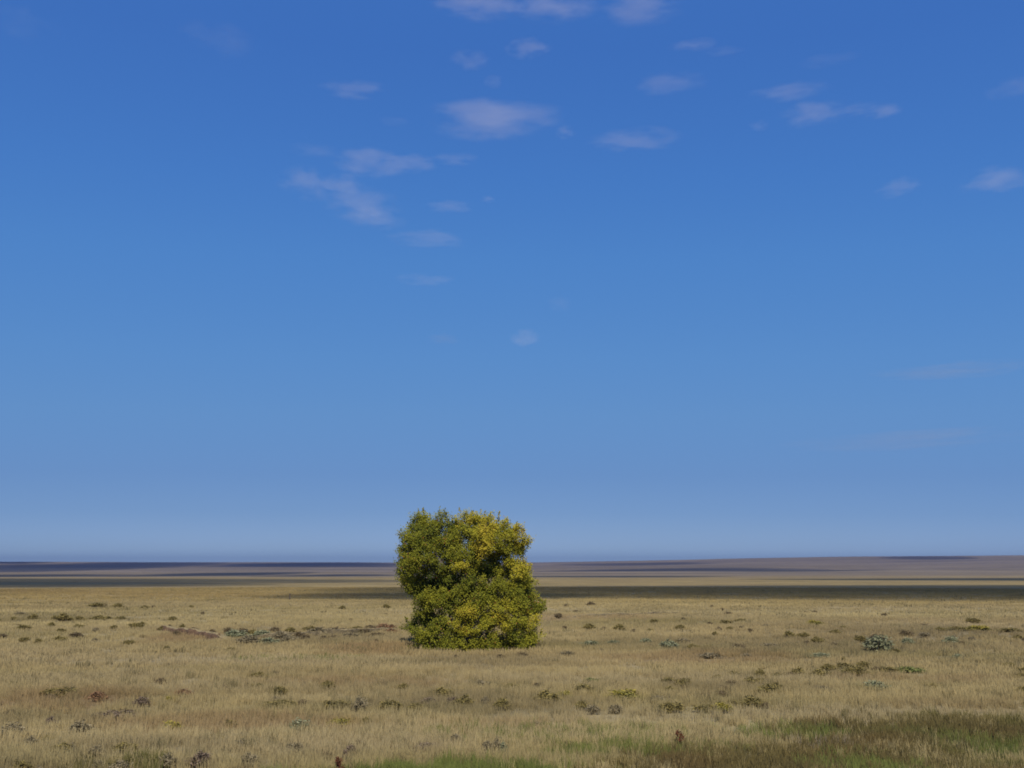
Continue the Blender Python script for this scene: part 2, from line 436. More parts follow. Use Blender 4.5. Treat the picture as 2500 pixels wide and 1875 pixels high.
def build_bank(name, path, hgt, back, mat, seed, label):
    P = np.array(path, float); s = np.concatenate([[0], np.cumsum(np.hypot(*np.diff(P[:, :2], axis=0).T))])
    n = 90; t = np.linspace(0, s[-1], n)
    bx = np.interp(t, s, P[:, 0]); by = np.interp(t, s, P[:, 1])
    taper = np.minimum(1, np.minimum(np.arange(n), np.arange(n)[::-1]) / 12.0) ** .7
    prof = [(-.35, -.10), (-.1, .02), (0.05, .28), (.12, .55), (.22, .80), (.40, .97), (.8, 1.0), (1.6, .75), (back, .3), (back + 1.2, -.15)]
    V = []; k = len(prof)
    rr = np.random.default_rng(seed)
    for i in range(n):
        for j, (dy, dz) in enumerate(prof):
            jit = rr.normal(0, 1, 2)
            x = bx[i] + jit[0] * .04; y = by[i] + dy + (.14 * (vnoise(t[i] * 2.3, 1., seed) - .5) * 2 + .25 * (vnoise(t[i] * .7, 5., seed) - .5) * 2 + jit[1] * .03)
            hh = hgt * taper[i] * (.65 + .7 * float(vnoise(t[i] * .9, 3., seed)))
            z = float(ground_z(np.array([x]), np.array([y]))[0]) + dz * hh + (rr.normal(0, .02) if 1 < j < 6 else 0) - (.05 if j in (0, k - 1) else 0)
            V.append((x, y, z))
    Fq = [(i * k + j, (i + 1) * k + j, (i + 1) * k + j + 1, i * k + j + 1) for i in range(n - 1) for j in range(k - 1)]
    me = mesh_np(name, V, Fq, mat[0]); me.materials.append(mat[1])
    mi = np.array([0 if (q % (k - 1)) < 5 else 1 for q in range(len(Fq))], np.int32); me.polygons.foreach_set('material_index', mi)
    o = link(bpy.data.objects.new(name, me)); tag(o, label, None, None, 'structure')
BANK_RED = soil_mat('reddish_soil', (.040, .025, .016), (.150, .092, .052))
BANK_DARK = soil_mat('dark_soil', (.055, .044, .026), (.170, .132, .070))
BANK_TOP = soil_mat('dry_grass_sod', (.21, .16, .078), (.30, .235, .115))
pp = lambda px, py: ((px - 1250) / 2430.6 * EYE * 2430.6 / (py - 1395), EYE * 2430.6 / (py - 1395))
build_bank('eroded_bank', [pp(395, 1534), pp(440, 1541), pp(480, 1547), pp(520, 1553), pp(568, 1562)], .36, 3.2, (BANK_RED, BANK_TOP), 3, 'eroded reddish soil bank left of the tree')
build_bank('eroded_bank', [pp(600, 1560), pp(720, 1553), pp(860, 1545), pp(985, 1536)], .30, 3.0, (BANK_DARK, BANK_TOP), 5, 'low brown bank between the reddish bank and the tree')
build_bank('eroded_bank', [pp(1395, 1503), pp(1470, 1501), pp(1540, 1500), pp(1605, 1497), pp(1660, 1493)], .20, 3.0, (BANK_DARK, BANK_TOP), 8, 'thin dark cut bank right of the tree')

# ------------------------------------------------------------------ leaf materials
def leaf_mat(name, transl=.3, instancer=False, rough=.7):
    m, nt, b = lin_mat(name, rough); b.inputs['Specular IOR Level'].default_value = .12
    at = nt.nodes.new('ShaderNodeAttribute'); at.attribute_name = 'col'
    col = at.outputs['Color']
    if instancer:
        ai = nt.nodes.new('ShaderNodeAttribute'); ai.attribute_name = 'tint'; ai.attribute_type = 'INSTANCER'
        mx = nt.nodes.new('ShaderNodeMix'); mx.data_type = 'RGBA'; mx.blend_type = 'MULTIPLY'; mx.inputs[0].default_value = 1
        nt.links.new(col, mx.inputs[6]); nt.links.new(ai.outputs['Color'], mx.inputs[7]); col = mx.outputs[2]
    nt.links.new(col, b.inputs['Base Color'])
    if instancer:      # thin round blades: shade them softly, not as flat strips
        ge = nt.nodes.new('ShaderNodeNewGeometry'); sc_ = nt.nodes.new('ShaderNodeVectorMath'); sc_.operation = 'SCALE'; sc_.inputs['Scale'].default_value = .55
        nt.links.new(ge.outputs['Normal'], sc_.inputs[0]); ad = nt.nodes.new('ShaderNodeVectorMath'); ad.operation = 'ADD'; ad.inputs[1].default_value = (0, 0, .7)
        nt.links.new(sc_.outputs[0], ad.inputs[0]); nm = nt.nodes.new('ShaderNodeVectorMath'); nm.operation = 'NORMALIZE'; nt.links.new(ad.outputs[0], nm.inputs[0])
        nt.links.new(nm.outputs[0], b.inputs['Normal'])
    tr = nt.nodes.new('ShaderNodeBsdfTranslucent'); nt.links.new(col, tr.inputs['Color'])
    ms = nt.nodes.new('ShaderNodeMixShader'); ms.inputs[0].default_value = transl
    nt.links.new(b.outputs[0], ms.inputs[1]); nt.links.new(tr.outputs[0], ms.inputs[2])
    nt.links.new(ms.outputs[0], nt.nodes['Material Output'].inputs['Surface'])
    return m

def leaf_quads(pos, nrm, size, aspect=1.0, r=None):
    """one slightly folded rhombic leaf per position"""
    r = r or rng
    n = len(pos); nrm = nrm / np.linalg.norm(nrm, axis=1, keepdims=True)
    t = r.normal(size=(n, 3)); t -= (t * nrm).sum(1, keepdims=True) * nrm; t /= np.linalg.norm(t, axis=1, keepdims=True)
    u = np.cross(nrm, t); s = size[:, None]
    v0 = pos - t * s * .5; v1 = pos + u * s * .42 * aspect + nrm * s * .08; v2 = pos + t * s * .5; v3 = pos - u * s * .42 * aspect + nrm * s * .08
    V = np.stack([v0, v1, v2, v3], 1).reshape(-1, 3)
    return V, np.arange(4 * n).reshape(n, 4)

# ------------------------------------------------------------------ the tree
LOBES = [
(-2.92,0.30,6.31,0.55,0.60,0.60),(-2.26,-0.20,6.56,0.55,0.50,0.55),(-1.46,0.40,6.72,0.35,0.48,0.35),(-3.32,0.00,5.66,0.50,0.55,0.50),(-2.51,-0.80,5.66,0.70,0.65,0.40),(-1.71,-0.50,5.71,0.60,0.70,0.25),
(-3.27,-0.30,4.95,0.50,0.55,0.40),(-2.51,-1.20,4.85,0.75,0.60,0.40),(-2.92,-0.90,4.30,0.70,0.50,0.30),(-3.42,0.30,4.30,0.30,0.25,0.30),(-3.12,-0.30,3.45,0.45,0.30,0.40),(-0.15,0.00,6.66,0.50,0.55,0.80),
(0.50,-0.30,6.41,0.65,0.65,0.85),(1.11,0.30,6.46,0.60,0.50,0.80),(1.71,0.00,6.36,0.55,0.55,0.85),(2.36,0.20,6.01,0.48,0.48,0.90),(2.82,0.00,5.66,0.40,0.48,0.90),(0.10,-0.90,5.81,0.70,0.65,0.60),
(0.91,-1.20,5.66,0.75,0.65,0.85),(1.86,-0.60,5.61,0.70,0.65,0.80),(1.01,-1.50,5.11,0.45,0.40,0.95),(2.11,0.00,5.11,0.45,0.30,0.80),(2.77,0.30,5.16,0.30,0.18,0.60),(2.41,-0.50,4.60,0.30,0.23,0.70),
(-0.83,0.20,5.76,0.35,0.45,0.50),(-0.70,-0.60,5.41,0.60,0.55,0.40),(-1.31,-1.00,4.60,0.75,0.65,0.30),(-0.15,-1.20,4.80,0.75,0.55,0.40),(-0.15,-1.50,4.25,0.55,0.30,0.60),(-1.61,-0.60,3.90,0.80,0.50,0.12),
(-0.60,-0.80,3.65,0.60,0.55,0.12),(2.87,0.00,4.15,0.50,0.40,0.70),(2.77,-0.80,3.70,0.70,0.50,0.70),(3.17,0.20,3.60,0.35,0.40,0.60),(1.26,-1.30,3.34,0.70,0.43,0.55),(1.71,0.10,4.30,0.35,0.35,0.50),
(0.40,-1.30,3.29,0.60,0.40,0.40),(3.02,-0.20,3.14,0.43,0.40,0.50),(-2.01,-1.00,2.69,0.60,0.40,0.55),(-1.21,-1.00,2.84,0.50,0.38,0.60),(-2.16,-0.80,2.19,0.50,0.40,0.40),(-1.31,-1.00,2.34,0.65,0.48,0.35),
(-0.25,-1.10,2.69,0.70,0.53,0.40),(0.60,-1.40,2.49,0.75,0.53,0.45),(1.51,-1.20,2.84,0.75,0.53,0.55),(2.36,-0.90,2.79,0.60,0.53,0.50),(3.37,0.10,2.24,0.60,0.43,0.35),(3.80,0.20,2.24,0.33,0.33,0.35),
(2.62,-1.00,2.14,0.75,0.53,0.70),(1.61,-1.50,2.04,0.75,0.53,0.65),(0.40,-1.60,1.89,0.80,0.53,0.70),(-0.60,-0.90,1.99,0.45,0.38,0.30),(-2.26,-0.20,1.58,0.43,0.25,0.20),(-2.87,0.00,1.23,0.30,0.20,0.25),
(-2.01,-1.20,0.93,0.70,0.40,0.40),(-1.41,-1.10,1.23,0.65,0.48,0.35),(-2.41,-0.80,0.53,0.50,0.38,0.40),(-1.61,-1.20,0.40,0.65,0.30,0.40),(-0.60,-1.40,1.13,0.55,0.48,0.50),(-0.10,-1.60,1.28,0.65,0.40,0.75),
(0.65,-1.70,1.28,0.75,0.40,0.70),(1.61,-1.60,1.38,0.75,0.40,0.70),(2.62,-1.20,1.38,0.75,0.50,0.70),(3.37,-0.40,1.28,0.50,0.55,0.70),(3.57,-0.20,0.63,0.35,0.40,0.75),(-0.50,-1.60,0.33,0.70,0.28,0.55),
(0.40,-1.50,0.28,0.70,0.23,0.55),(1.36,-1.50,0.43,0.65,0.33,0.50),(2.57,-1.00,0.63,0.60,0.43,0.40),(3.07,-0.90,0.28,0.60,0.23,0.60),(2.11,-0.60,0.23,0.60,0.19,0.40),(0.60,-0.60,4.35,0.60,0.45,0.45),
(0.65,-0.40,3.85,0.60,0.40,0.35),(1.36,-0.10,3.85,0.45,0.40,0.50),(2.06,0.10,4.10,0.55,0.45,0.60),(2.11,-0.20,3.50,0.55,0.40,0.55),(0.60,-0.30,5.00,0.50,0.45,0.60),(1.56,0.10,4.80,0.45,0.35,0.60),
(-1.21,-0.10,3.40,0.70,0.45,0.20),(-2.31,-0.10,3.29,0.65,0.35,0.30),(-2.77,-0.30,2.99,0.40,0.23,0.40),(3.27,0.00,2.79,0.35,0.35,0.45),(-1.71,-0.10,1.58,0.55,0.35,0.15),(-0.96,0.00,6.11,0.40,0.45,0.40),
(-0.91,0.10,5.41,0.48,0.55,0.40),(-1.16,-0.30,5.00,0.55,0.50,0.30),(-3.52,0.20,4.80,0.35,0.55,0.40),(-3.57,0.20,3.90,0.35,0.40,0.30),(-3.37,0.00,3.29,0.30,0.25,0.45),(-2.06,0.10,6.16,0.55,0.60,0.40),
(-2.77,-0.30,5.66,0.60,0.60,0.50),]

def build_tree():
    base = Vector((-2.40, 53.4, 0)); base.z = float(ground_z(np.array([base.x]), np.array([base.y]))[0])
    root = link(bpy.data.objects.new('cottonwood_tree', None)); root.location = base
    tag(root, 'lone broad cottonwood turning from green to yellow on the open prairie', 'tree')
    m, nt, b = lin_mat('grey_bark', .9)
    n = nt.nodes.new('ShaderNodeTexNoise'); n.inputs['Scale'].default_value = 9; n.inputs['Detail'].default_value = 6
    mp = nt.nodes.new('ShaderNodeMapping'); mp.inputs['Scale'].default_value = (1, 1, .2); tc = nt.nodes.new('ShaderNodeTexCoord')
    nt.links.new(tc.outputs['Object'], mp.inputs[0]); nt.links.new(mp.outputs[0], n.inputs['Vector'])
    r = nt.nodes.new('ShaderNodeValToRGB'); r.color_ramp.elements[0].color = (.07, .055, .045, 1); r.color_ramp.elements[1].color = (.26, .22, .19, 1)
    nt.links.new(n.outputs['Fac'], r.inputs[0]); nt.links.new(r.outputs[0], b.inputs['Base Color'])
    R = random.Random(5)
    # several stems from one root crown
    stems = [((-1.9, .2, 5.4), .14), ((-.5, .5, 5.9), .17), ((.9, .1, 6.1), .18), ((2.3, .4, 5.2), .14), ((-2.2, -.3, 2.6), .10), ((2.9, -.1, 2.4), .11), ((.3, -.7, 3.2), .11), ((.4, 1.2, 4.2), .12)]
    trunk = [Vector((0, 0.1, -.15)), Vector((.02, .12, .25)), Vector((-.03, .1, .6)), Vector((.05, .12, 1.0))]
    V, Fq = tube_arrays(trunk, [.42, .32, .27, .20], 10)
    link(bpy.data.objects.new('trunk', mesh_np('trunk', V, Fq, m, True)), root)
    nodes = []
    for tip, rad in stems:
        tip = Vector(tip); p0 = Vector((tip.x * .03, .1 + tip.y * .03, .45 + .06 * R.random())); pts = []; rr = []
        for k in range(9):
            t = k / 8; p = p0.lerp(tip, t); p.x += (tip.x * .12) * math.sin(t * math.pi) * (1 if abs(tip.x) > 1.5 else -1); p += Vector((R.gauss(0, .05), R.gauss(0, .05), R.gauss(0, .04))) * (t > 0)
            pts.append(p); rr.append(rad * (1 - .85 * t) + .008)
            if k > 1: nodes.append((p, rr[-1]))
        V, Fq = tube_arrays(pts, rr, 8)
        link(bpy.data.objects.new('limb', mesh_np('limb', V, Fq, m, True)), root)
    tubes = []; LP = []; LN = []; LY = []; LS = []
    g = np.random.default_rng(11)
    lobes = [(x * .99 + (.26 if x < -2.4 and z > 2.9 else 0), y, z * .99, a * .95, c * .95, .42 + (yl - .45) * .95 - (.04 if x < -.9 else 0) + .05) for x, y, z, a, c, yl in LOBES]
    full = [q + (1.0,) for q in lobes]
    full += [(x * .95, 0.9 + R.uniform(-.2, .9) - .35 * y, z * .97, a, c, yl, .55) for x, y, z, a, c, yl in lobes]      # far side of the crown
    for x, y, z, a, c, yl, dn in full:
        ctr = Vector((x, y, z)); bn, br = min(nodes, key=lambda q: (q[0] - ctr).length + max(0, q[0].z - ctr.z) * 1.2)
        mid = bn.lerp(ctr, .5) + Vector((R.gauss(0, .08), R.gauss(0, .08), -.08))
        w = min(br * .6, .045)
        tubes.append(([bn, mid, ctr], [w, w * .65, w * .3]))
        bd = .5 * (a + c)
        ns = max(6, int(150 * (a + c) * dn * .75))
        subs = []
        for _ in range(max(3, int(11 * (a + c) * .9))):
            v = g.normal(size=3); v /= np.linalg.norm(v)
            if v[1] > .3 and dn == 1.0: v[1] *= -1
            rad = g.uniform(.70, 1.0); subs.append((v, rad, np.array((x + v[0] * a * rad, y + v[1] * bd * rad, z + v[2] * c * rad)), g.normal(0, .09)))
        for _ in range(ns):
            v, rad, q, dy_ = subs[int(g.integers(len(subs)))]
            sc_ = q + g.normal(0, .12, 3) * (1.1, 1.0, .85)
            if sc_[2] < .04: sc_[2] = g.uniform(.04, .3)
            if g.random() < .30: tubes.append(([ctr, ctr.lerp(Vector(sc_), .55) + Vector((0, 0, -.02)), Vector(sc_)], [w * .28 + .003, .006, .003]))
            nl = int(g.integers(9, 20))
            ax = v * .6 + np.array((0, -.1, .5)); ax /= np.linalg.norm(ax)
            tpos = g.uniform(-.16, .20, nl)[:, None]
            pos = sc_ + ax * tpos + g.normal(0, .065, (nl, 3))
            nr = g.normal(size=(nl, 3)) * .75 + v * .8 + np.array((.15, -.45, .55))
            LP.append(pos); LN.append(nr); LS.append(g.uniform(.052, .090, nl))
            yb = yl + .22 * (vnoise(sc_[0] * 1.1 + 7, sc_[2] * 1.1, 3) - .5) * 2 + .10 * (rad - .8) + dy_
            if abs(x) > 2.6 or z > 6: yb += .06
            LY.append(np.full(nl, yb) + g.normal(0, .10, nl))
    # sprays standing up from the crown's outline
    for x, y, z, a, c, yl in lobes:
        if z > 4.4 or abs(x) > 2.7:
            for _ in range(3):
                th = g.uniform(.15, math.pi - .15); px, pz = x + math.cos(th) * a * .95, z + math.sin(th) * c * .95
                L = g.uniform(.2, .42); d = np.array((math.cos(th) * .45, g.normal(0, .2), 1.0)); d /= np.linalg.norm(d); p0 = np.array((px, y, pz)); nl = int(g.integers(16, 30))
                tt = g.uniform(0, 1, nl) ** .8
                LP.append(p0 + d * (tt * L)[:, None] + g.normal(0, .05, (nl, 3)) * (1.2 - tt)[:, None]); LN.append(g.normal(size=(nl, 3)) + np.array((0, -.5, .4)))
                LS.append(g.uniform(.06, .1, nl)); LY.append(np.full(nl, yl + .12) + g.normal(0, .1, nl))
                tubes.append(([Vector(p0 - d * .2), Vector(p0 + d * L * .5), Vector(p0 + d * L)], [.012, .007, .003]))
    pos = np.vstack(LP); nr = np.vstack(LN); ys = np.concatenate(LY); s = np.concatenate(LS)
    pos[:, 2] = np.maximum(pos[:, 2], .03)
    V, Fq = leaf_quads(pos, nr, s, 1.0, g)
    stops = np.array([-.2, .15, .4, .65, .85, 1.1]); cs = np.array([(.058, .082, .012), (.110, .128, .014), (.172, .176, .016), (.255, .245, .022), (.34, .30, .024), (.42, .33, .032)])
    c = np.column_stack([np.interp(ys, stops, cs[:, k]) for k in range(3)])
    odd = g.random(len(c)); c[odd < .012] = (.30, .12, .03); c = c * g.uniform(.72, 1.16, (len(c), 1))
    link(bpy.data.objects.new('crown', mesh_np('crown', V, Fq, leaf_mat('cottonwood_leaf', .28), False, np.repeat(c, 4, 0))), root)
    V, Fq = join_tubes(tubes, 4)
    link(bpy.data.objects.new('twigs', mesh_np('twigs', V, Fq, m)), root)
    print('tree leaves', len(pos), 'twigs', len(tubes))
build_tree()

# ------------------------------------------------------------------ shrubs
SHRUBS = [
    (-10.55,20.9,0.49,0.2,"g"), (-7.81,20.9,0.39,0.2,"g"), (-9.45,20.98,0.13,0.11,"g"), (-8.35,21.16,0.2,0.17,"g"), (-9.93,21.24,0.27,0.17,"o"),
    (-7.12,21.69,0.32,0.19,"g"), (-6.46,21.69,0.36,0.25,"p"), (-5.45,21.79,0.31,0.2,"g"), (-11.16,21.97,0.41,0.17,"g"), (-7.8,21.97,0.21,0.14,"g"),
    (-4,22.56,0.22,0.11,"b"), (-3.51,22.66,0.25,0.22,"p"), (-9.12,22.96,0.32,0.14,"g"), (-9.96,23.17,0.33,0.18,"o"), (-4.82,23.17,0.33,0.18,"g"),
    (-9.79,23.27,0.11,0.15,"g"), (-1.93,23.29,0.45,0.15,"p"), (-0.55,23.29,0.22,0.19,"g"), (-0.18,23.29,0.15,0.17,"s"), (-0.33,23.4,0.15,0.22,"g"),
    (-8.67,23.48,0.48,0.14,"o"), (-6.09,23.59,0.26,0.17,"g"), (-3.46,23.85,0.19,0.15,"b"), (-11.07,24.04,0.26,0.17,"g"), (-10.91,24.5,0.25,0.13,"o"),
    (-1.33,24.55,0.24,0.16,"g"), (-12.31,25.73,0.48,0.24,"g"), (-10.77,25.99,0.45,0.24,"g"), (-5.36,26.25,0.45,0.27,"s"), (-8.62,26.39,0.41,0.19,"y"),
    (0.62,27.22,0.26,0.09,"g"), (-7.37,27.23,0.26,0.15,"o"), (-4.52,27.37,0.53,0.15,"y"), (-12.11,27.38,0.26,0.18,"p"), (-3.88,27.68,0.24,0.13,"o"),
    (-11.51,28.6,0.13,0.11,"g"), (-10.88,28.76,0.76,0.18,"p"), (-14.81,28.92,0.18,0.14,"g"), (-14.11,29.25,0.27,0.13,"b"), (2.27,29.47,0.38,0.16,"g"),
    (2.95,29.65,0.33,0.17,"g"), (6.01,29.65,0.43,0.21,"y"), (4.59,29.82,0.57,0.21,"o"), (5.55,29.82,0.57,0.14,"o"), (-2.77,30,0.38,0.17,"o"),
    (-3.56,30.18,0.48,0.25,"o"), (-4.43,30.18,0.34,0.34,"g"), (2.02,30.18,0.29,0.19,"o"), (-0.28,30.37,0.39,0.24,"o"), (15.41,30.37,0.63,0.19,"n"),
    (7.44,30.55,0.29,0.1,"b"), (-6.86,30.66,0.72,0.19,"o"), (-1.41,30.74,0.47,0.3,"o"), (-5.2,30.74,0.74,0.17,"o"), (-4.17,30.74,0.15,0.1,"g"),
    (7.12,30.74,0.59,0.24,"o"), (-6.2,30.84,0.29,0.17,"b"), (6.6,30.93,0.3,0.12,"o"), (-11.15,31.22,0.35,0.23,"p"), (-2.54,31.32,0.45,0.18,"p"),
    (-1.83,31.51,0.3,0.15,"p"), (-0.82,31.51,0.25,0.15,"g"), (1.08,31.71,0.61,0.3,"o"), (4.51,31.92,0.51,0.15,"g"), (-7.26,32,0.3,0.12,"g"),
    (16.41,32.12,0.31,0.21,"o"), (-10.67,32.2,0.23,0.11,"y"), (-12.97,32.4,0.51,0.2,"r"), (3.49,32.45,0.83,0.25,"y"), (1.66,32.75,0.37,0.16,"y"),
    (-14.67,32.82,0.41,0.1,"b"), (6.2,33.19,0.32,0.1,"b"), (-2.23,33.41,0.53,0.21,"o"), (6.75,33.41,0.37,0.11,"b"), (8.36,33.63,0.65,0.27,"o"),
    (16.59,33.63,0.43,0.2,"o"), (-14.69,33.68,0.84,0.2,"o"), (-10.69,33.68,0.47,0.13,"r"), (-7.61,33.9,0.4,0.18,"o"), (2.35,33.95,0.52,0.22,"o"),
    (5.28,34.32,0.49,0.16,"o"), (7.01,34.56,0.39,0.17,"b"), (9.97,34.56,0.28,0.07,"g"), (11.79,34.71,0.44,0.11,"o"), (10.4,34.71,0.56,0.11,"g"),
    (-9.64,34.83,0.19,0.14,"b"), (-3.67,34.9,0.39,0.16,"o"), (-5.29,34.9,0.22,0.09,"b"), (12.35,35.05,0.67,0.24,"s"), (-6.28,35.29,0.45,0.17,"o"),
    (0.01,35.29,0.56,0.11,"o"), (8.99,35.29,0.45,0.17,"o"), (14.41,35.29,0.62,0.14,"o"), (-6.3,35.31,0.33,0.18,"o"), (-14.46,35.31,0.22,0.08,"o"),
    (-8.72,35.4,0.36,0.12,"o"), (0.87,35.54,0.4,0.1,"b"), (-1.05,35.9,0.52,0.16,"g"), (3.59,36.06,0.35,0.1,"b"), (7.69,36.32,0.46,0.15,"b"),
    (6.06,36.32,0.46,0.23,"o"), (-12.46,36.72,0.34,0.13,"b"), (5.59,36.85,0.53,0.17,"o"), (8.51,36.85,0.47,0.21,"o"), (2.9,37.52,0.48,0.11,"n"),
    (9.02,37.52,0.27,0.13,"o"), (-9.45,38.49,0.51,0.17,"o"), (7.67,38.56,0.37,0.14,"o"), (11.52,38.86,0.19,0.09,"b"), (9.42,39.16,0.38,0.28,"o"),
    (7.29,39.16,0.31,0.1,"o"), (19.5,39.16,0.69,0.13,"o"), (-8.98,39.2,0.31,0.12,"b"), (10.12,39.47,0.44,0.14,"o"), (8.48,39.47,0.51,0.18,"o"),
    (11.83,39.47,0.69,0.23,"o"), (10.68,39.66,0.38,0.13,"b"), (11.03,39.79,0.45,0.29,"o"), (13.36,40.11,0.9,0.26,"o"), (15.06,41.23,0.59,0.17,"o"),
    (14.67,41.43,0.4,0.16,"b"), (15.99,41.43,0.86,0.17,"n"), (20.63,41.43,0.53,0.17,"o"), (12.93,42.13,0.57,0.22,"o"), (13.8,42.85,0.48,0.21,"o"),
    (14.75,43.22,0.59,0.19,"o"), (20.91,43.37,0.42,0.15,"o"), (14.81,46.01,0.28,0.19,"o"), (23.94,46.87,0.37,0.15,"g"), (0.81,47.31,0.23,0.11,"b"),
    (20.46,47.31,0.38,0.18,"s"), (-0.55,47.77,0.38,0.14,"b"), (-2.62,47.77,0.31,0.11,"b"), (14.45,48.23,0.77,0.15,"s"), (9.28,48.23,0.93,0.15,"g"),
    (10.98,48.23,0.46,0.11,"g"), (0.49,49.17,0.47,0.16,"b"), (2.64,49.66,0.64,0.16,"g"), (18.91,50.67,0.41,0.2,"o"), (-14.11,51.7,0.36,0.13,"o"),
    (18.43,51.72,1.24,0.65,"S"), (4.54,52.26,0.33,0.12,"g"), (-17.67,52.55,0.41,0.15,"o"), (9.3,52.81,0.63,0.21,"o"), (10.14,53.15,0.34,0.15,"o"),
    (8.13,53.37,0.77,0.38,"s"), (11.81,53.37,0.6,0.24,"b"), (13.64,54.54,0.87,0.17,"g"), (17.51,55.75,0.4,0.18,"b"), (-20.9,56,0.48,0.19,"o"),
    (-7.41,56,0.31,0.18,"b"), (-14.43,56.25,0.97,0.35,"g"), (-13.28,56.25,0.88,0.26,"s"), (4.26,56.38,0.81,0.23,"s"), (-26.27,56.87,0.44,0.2,"o"),
    (16.36,57.02,0.36,0.18,"b"), (24.98,57.02,0.32,0.18,"b"), (-12.5,57.51,0.81,0.27,"g"), (-6.2,57.68,0.28,0.14,"b"), (5.74,57.68,0.55,0.17,"s"),
    (22.26,57.68,0.55,0.32,"s"), (24.66,57.68,0.74,0.37,"s"), (-27.64,58.17,0.45,0.23,"o"), (7.58,58.35,0.56,0.19,"s"), (17.34,58.35,0.61,0.33,"o"),
    (9.78,58.63,0.66,0.17,"g"), (-25.94,58.83,0.69,0.28,"o"), (-23.91,58.83,0.37,0.13,"g"), (-11.87,58.83,0.55,0.28,"b"), (-10.77,58.83,0.55,0.23,"b"),
    (29.5,59.04,0.38,0.21,"b"), (20.39,60.04,0.58,0.31,"o"), (-17.23,60.22,0.3,0.26,"r"), (-13.56,60.22,0.94,0.42,"g"), (-10.52,60.47,0.58,0.19,"b"),
    (27.45,61.21,0.44,0.16,"g"), (-16.59,61.67,1.16,0.39,"s"), (-14.95,61.67,0.96,0.39,"s"), (-12.83,61.67,0.67,0.29,"b"), (-9.79,61.97,0.79,0.2,"g"),
    (22.04,61.97,0.79,0.3,"b"), (30.56,61.97,0.59,0.2,"o"), (-30.98,62.42,0.49,0.2,"b"), (16.86,62.43,0.6,0.36,"o"), (-8.3,62.75,0.8,0.16,"b"),
    (17.85,62.75,0.6,0.28,"o"), (-26.74,62.88,0.74,0.26,"b"), (-18.87,63.19,0.49,0.26,"b"), (25.54,63.54,0.61,0.22,"g"), (-12.11,63.98,1.2,0.4,"g"),
    (-20.91,63.98,0.45,0.24,"b"), (-16.11,63.98,0.8,0.3,"o"), (24.79,64.36,0.72,0.31,"b"), (-17.12,64.79,0.91,0.32,"b"), (-11.65,65.2,0.94,0.31,"g"),
    (12.91,65.2,0.42,0.21,"o"), (-19.19,65.62,0.41,0.23,"b"), (-18.16,65.62,0.62,0.31,"b"), (-10.86,66.06,0.85,0.26,"b"), (-7.79,66.06,0.63,0.21,"r"),
    (-9.59,66.06,0.85,0.21,"b"), (20.85,66.06,0.63,0.23,"o"), (-20.68,66.47,0.62,0.31,"b"), (-15.49,66.47,0.62,0.31,"b"), (-14.35,66.47,0.62,0.26,"o"),
    (-11.44,66.47,0.42,0.31,"b"), (-29.87,67.88,0.53,0.21,"o"), (15.86,68.23,0.33,0.17,"b"), (-27.74,68.24,0.43,0.21,"g"), (-23.37,68.24,0.53,0.28,"o"),
    (-13.45,68.24,0.75,0.27,"o"), (28.75,68.79,0.55,0.2,"o"), (9.35,69.36,0.44,0.16,"o"), (-10.57,69.75,0.67,0.2,"o"), (-8.67,69.75,1.23,0.33,"r"),
    (8.28,69.75,0.33,0.11,"b"), (30.38,69.75,1.23,0.18,"o"), (33.84,69.75,1.34,0.22,"o"), (14.9,70.14,0.5,0.2,"o"), (31.95,70.14,1.35,0.31,"y"),
    (-33.67,70.5,0.79,0.29,"o"), (-9.7,70.73,0.79,0.23,"b"), (5.35,70.73,0.68,0.34,"o"), (7.44,70.73,0.68,0.34,"o"), (14.29,70.73,0.45,0.14,"b"),
    (22.89,70.73,0.45,0.16,"o"), (6.42,71.34,0.34,0.14,"b"), (15.95,71.34,0.29,0.16,"b"), (-27.9,71.68,0.45,0.2,"o"), (3.7,71.75,0.46,0.16,"b"),
    (11.74,71.75,0.57,0.23,"o"), (11.8,71.75,0.57,0.23,"o"), (36.53,71.75,0.69,0.34,"o"), (-24.12,72.09,0.34,0.23,"b"), (-23.22,72.09,0.41,0.29,"o"),
    (-30.75,72.49,0.59,0.25,"o"), (-26.75,72.49,1.02,0.29,"o"), (18.35,73.87,0.59,0.14,"g"), (-33.39,74.17,0.58,0.25,"o"), (22.5,76.12,0.97,0.29,"y"),
    (30.6,76.12,0.49,0.12,"b"), (-27.65,76.39,0.6,0.24,"o"), (14.94,77.29,0.49,0.17,"b"), (16.32,78.02,0.75,0.25,"o"), (35.95,79.76,0.89,0.33,"o"),
    (-40.69,80.72,0.5,0.25,"o"), (-35.52,80.72,1.26,0.57,"o"), (11.31,81.05,0.65,0.23,"o"), (-34.64,81.75,0.77,0.31,"o"), (18.37,81.85,0.79,0.18,"o"),
    (-12.94,82.12,0.33,0.16,"b"), (-27.69,83.35,0.52,0.34,"o"), (14.04,83.77,0.4,0.19,"b"), (-40.92,83.9,0.52,0.18,"o"), (-39.28,83.9,0.79,0.37,"o"),
    (-33.71,83.9,1.44,0.29,"o"), (-32.67,85.29,0.8,0.21,"o"), (3.99,88.2,0.71,0.35,"b"), (-45.2,93.72,0.88,0.21,"g"), (-11.72,94.89,0.46,0.12,"b"),
    (34.58,94.89,0.53,0.18,"b"), (-29.29,96.55,0.45,0.18,"b"), (20.63,97.48,0.78,0.19,"b"), (6.32,100.62,0.72,0.23,"b"), (29.02,100.62,0.48,0.16,"b"),
    (34.45,101.43,0.32,0.13,"b"), (30.16,101.85,0.46,0.16,"b"), (22.06,107.08,0.51,0.17,"b"), (-18,108.47,0.78,0.31,"o"), (-39.23,108.87,0.77,0.31,"o"),
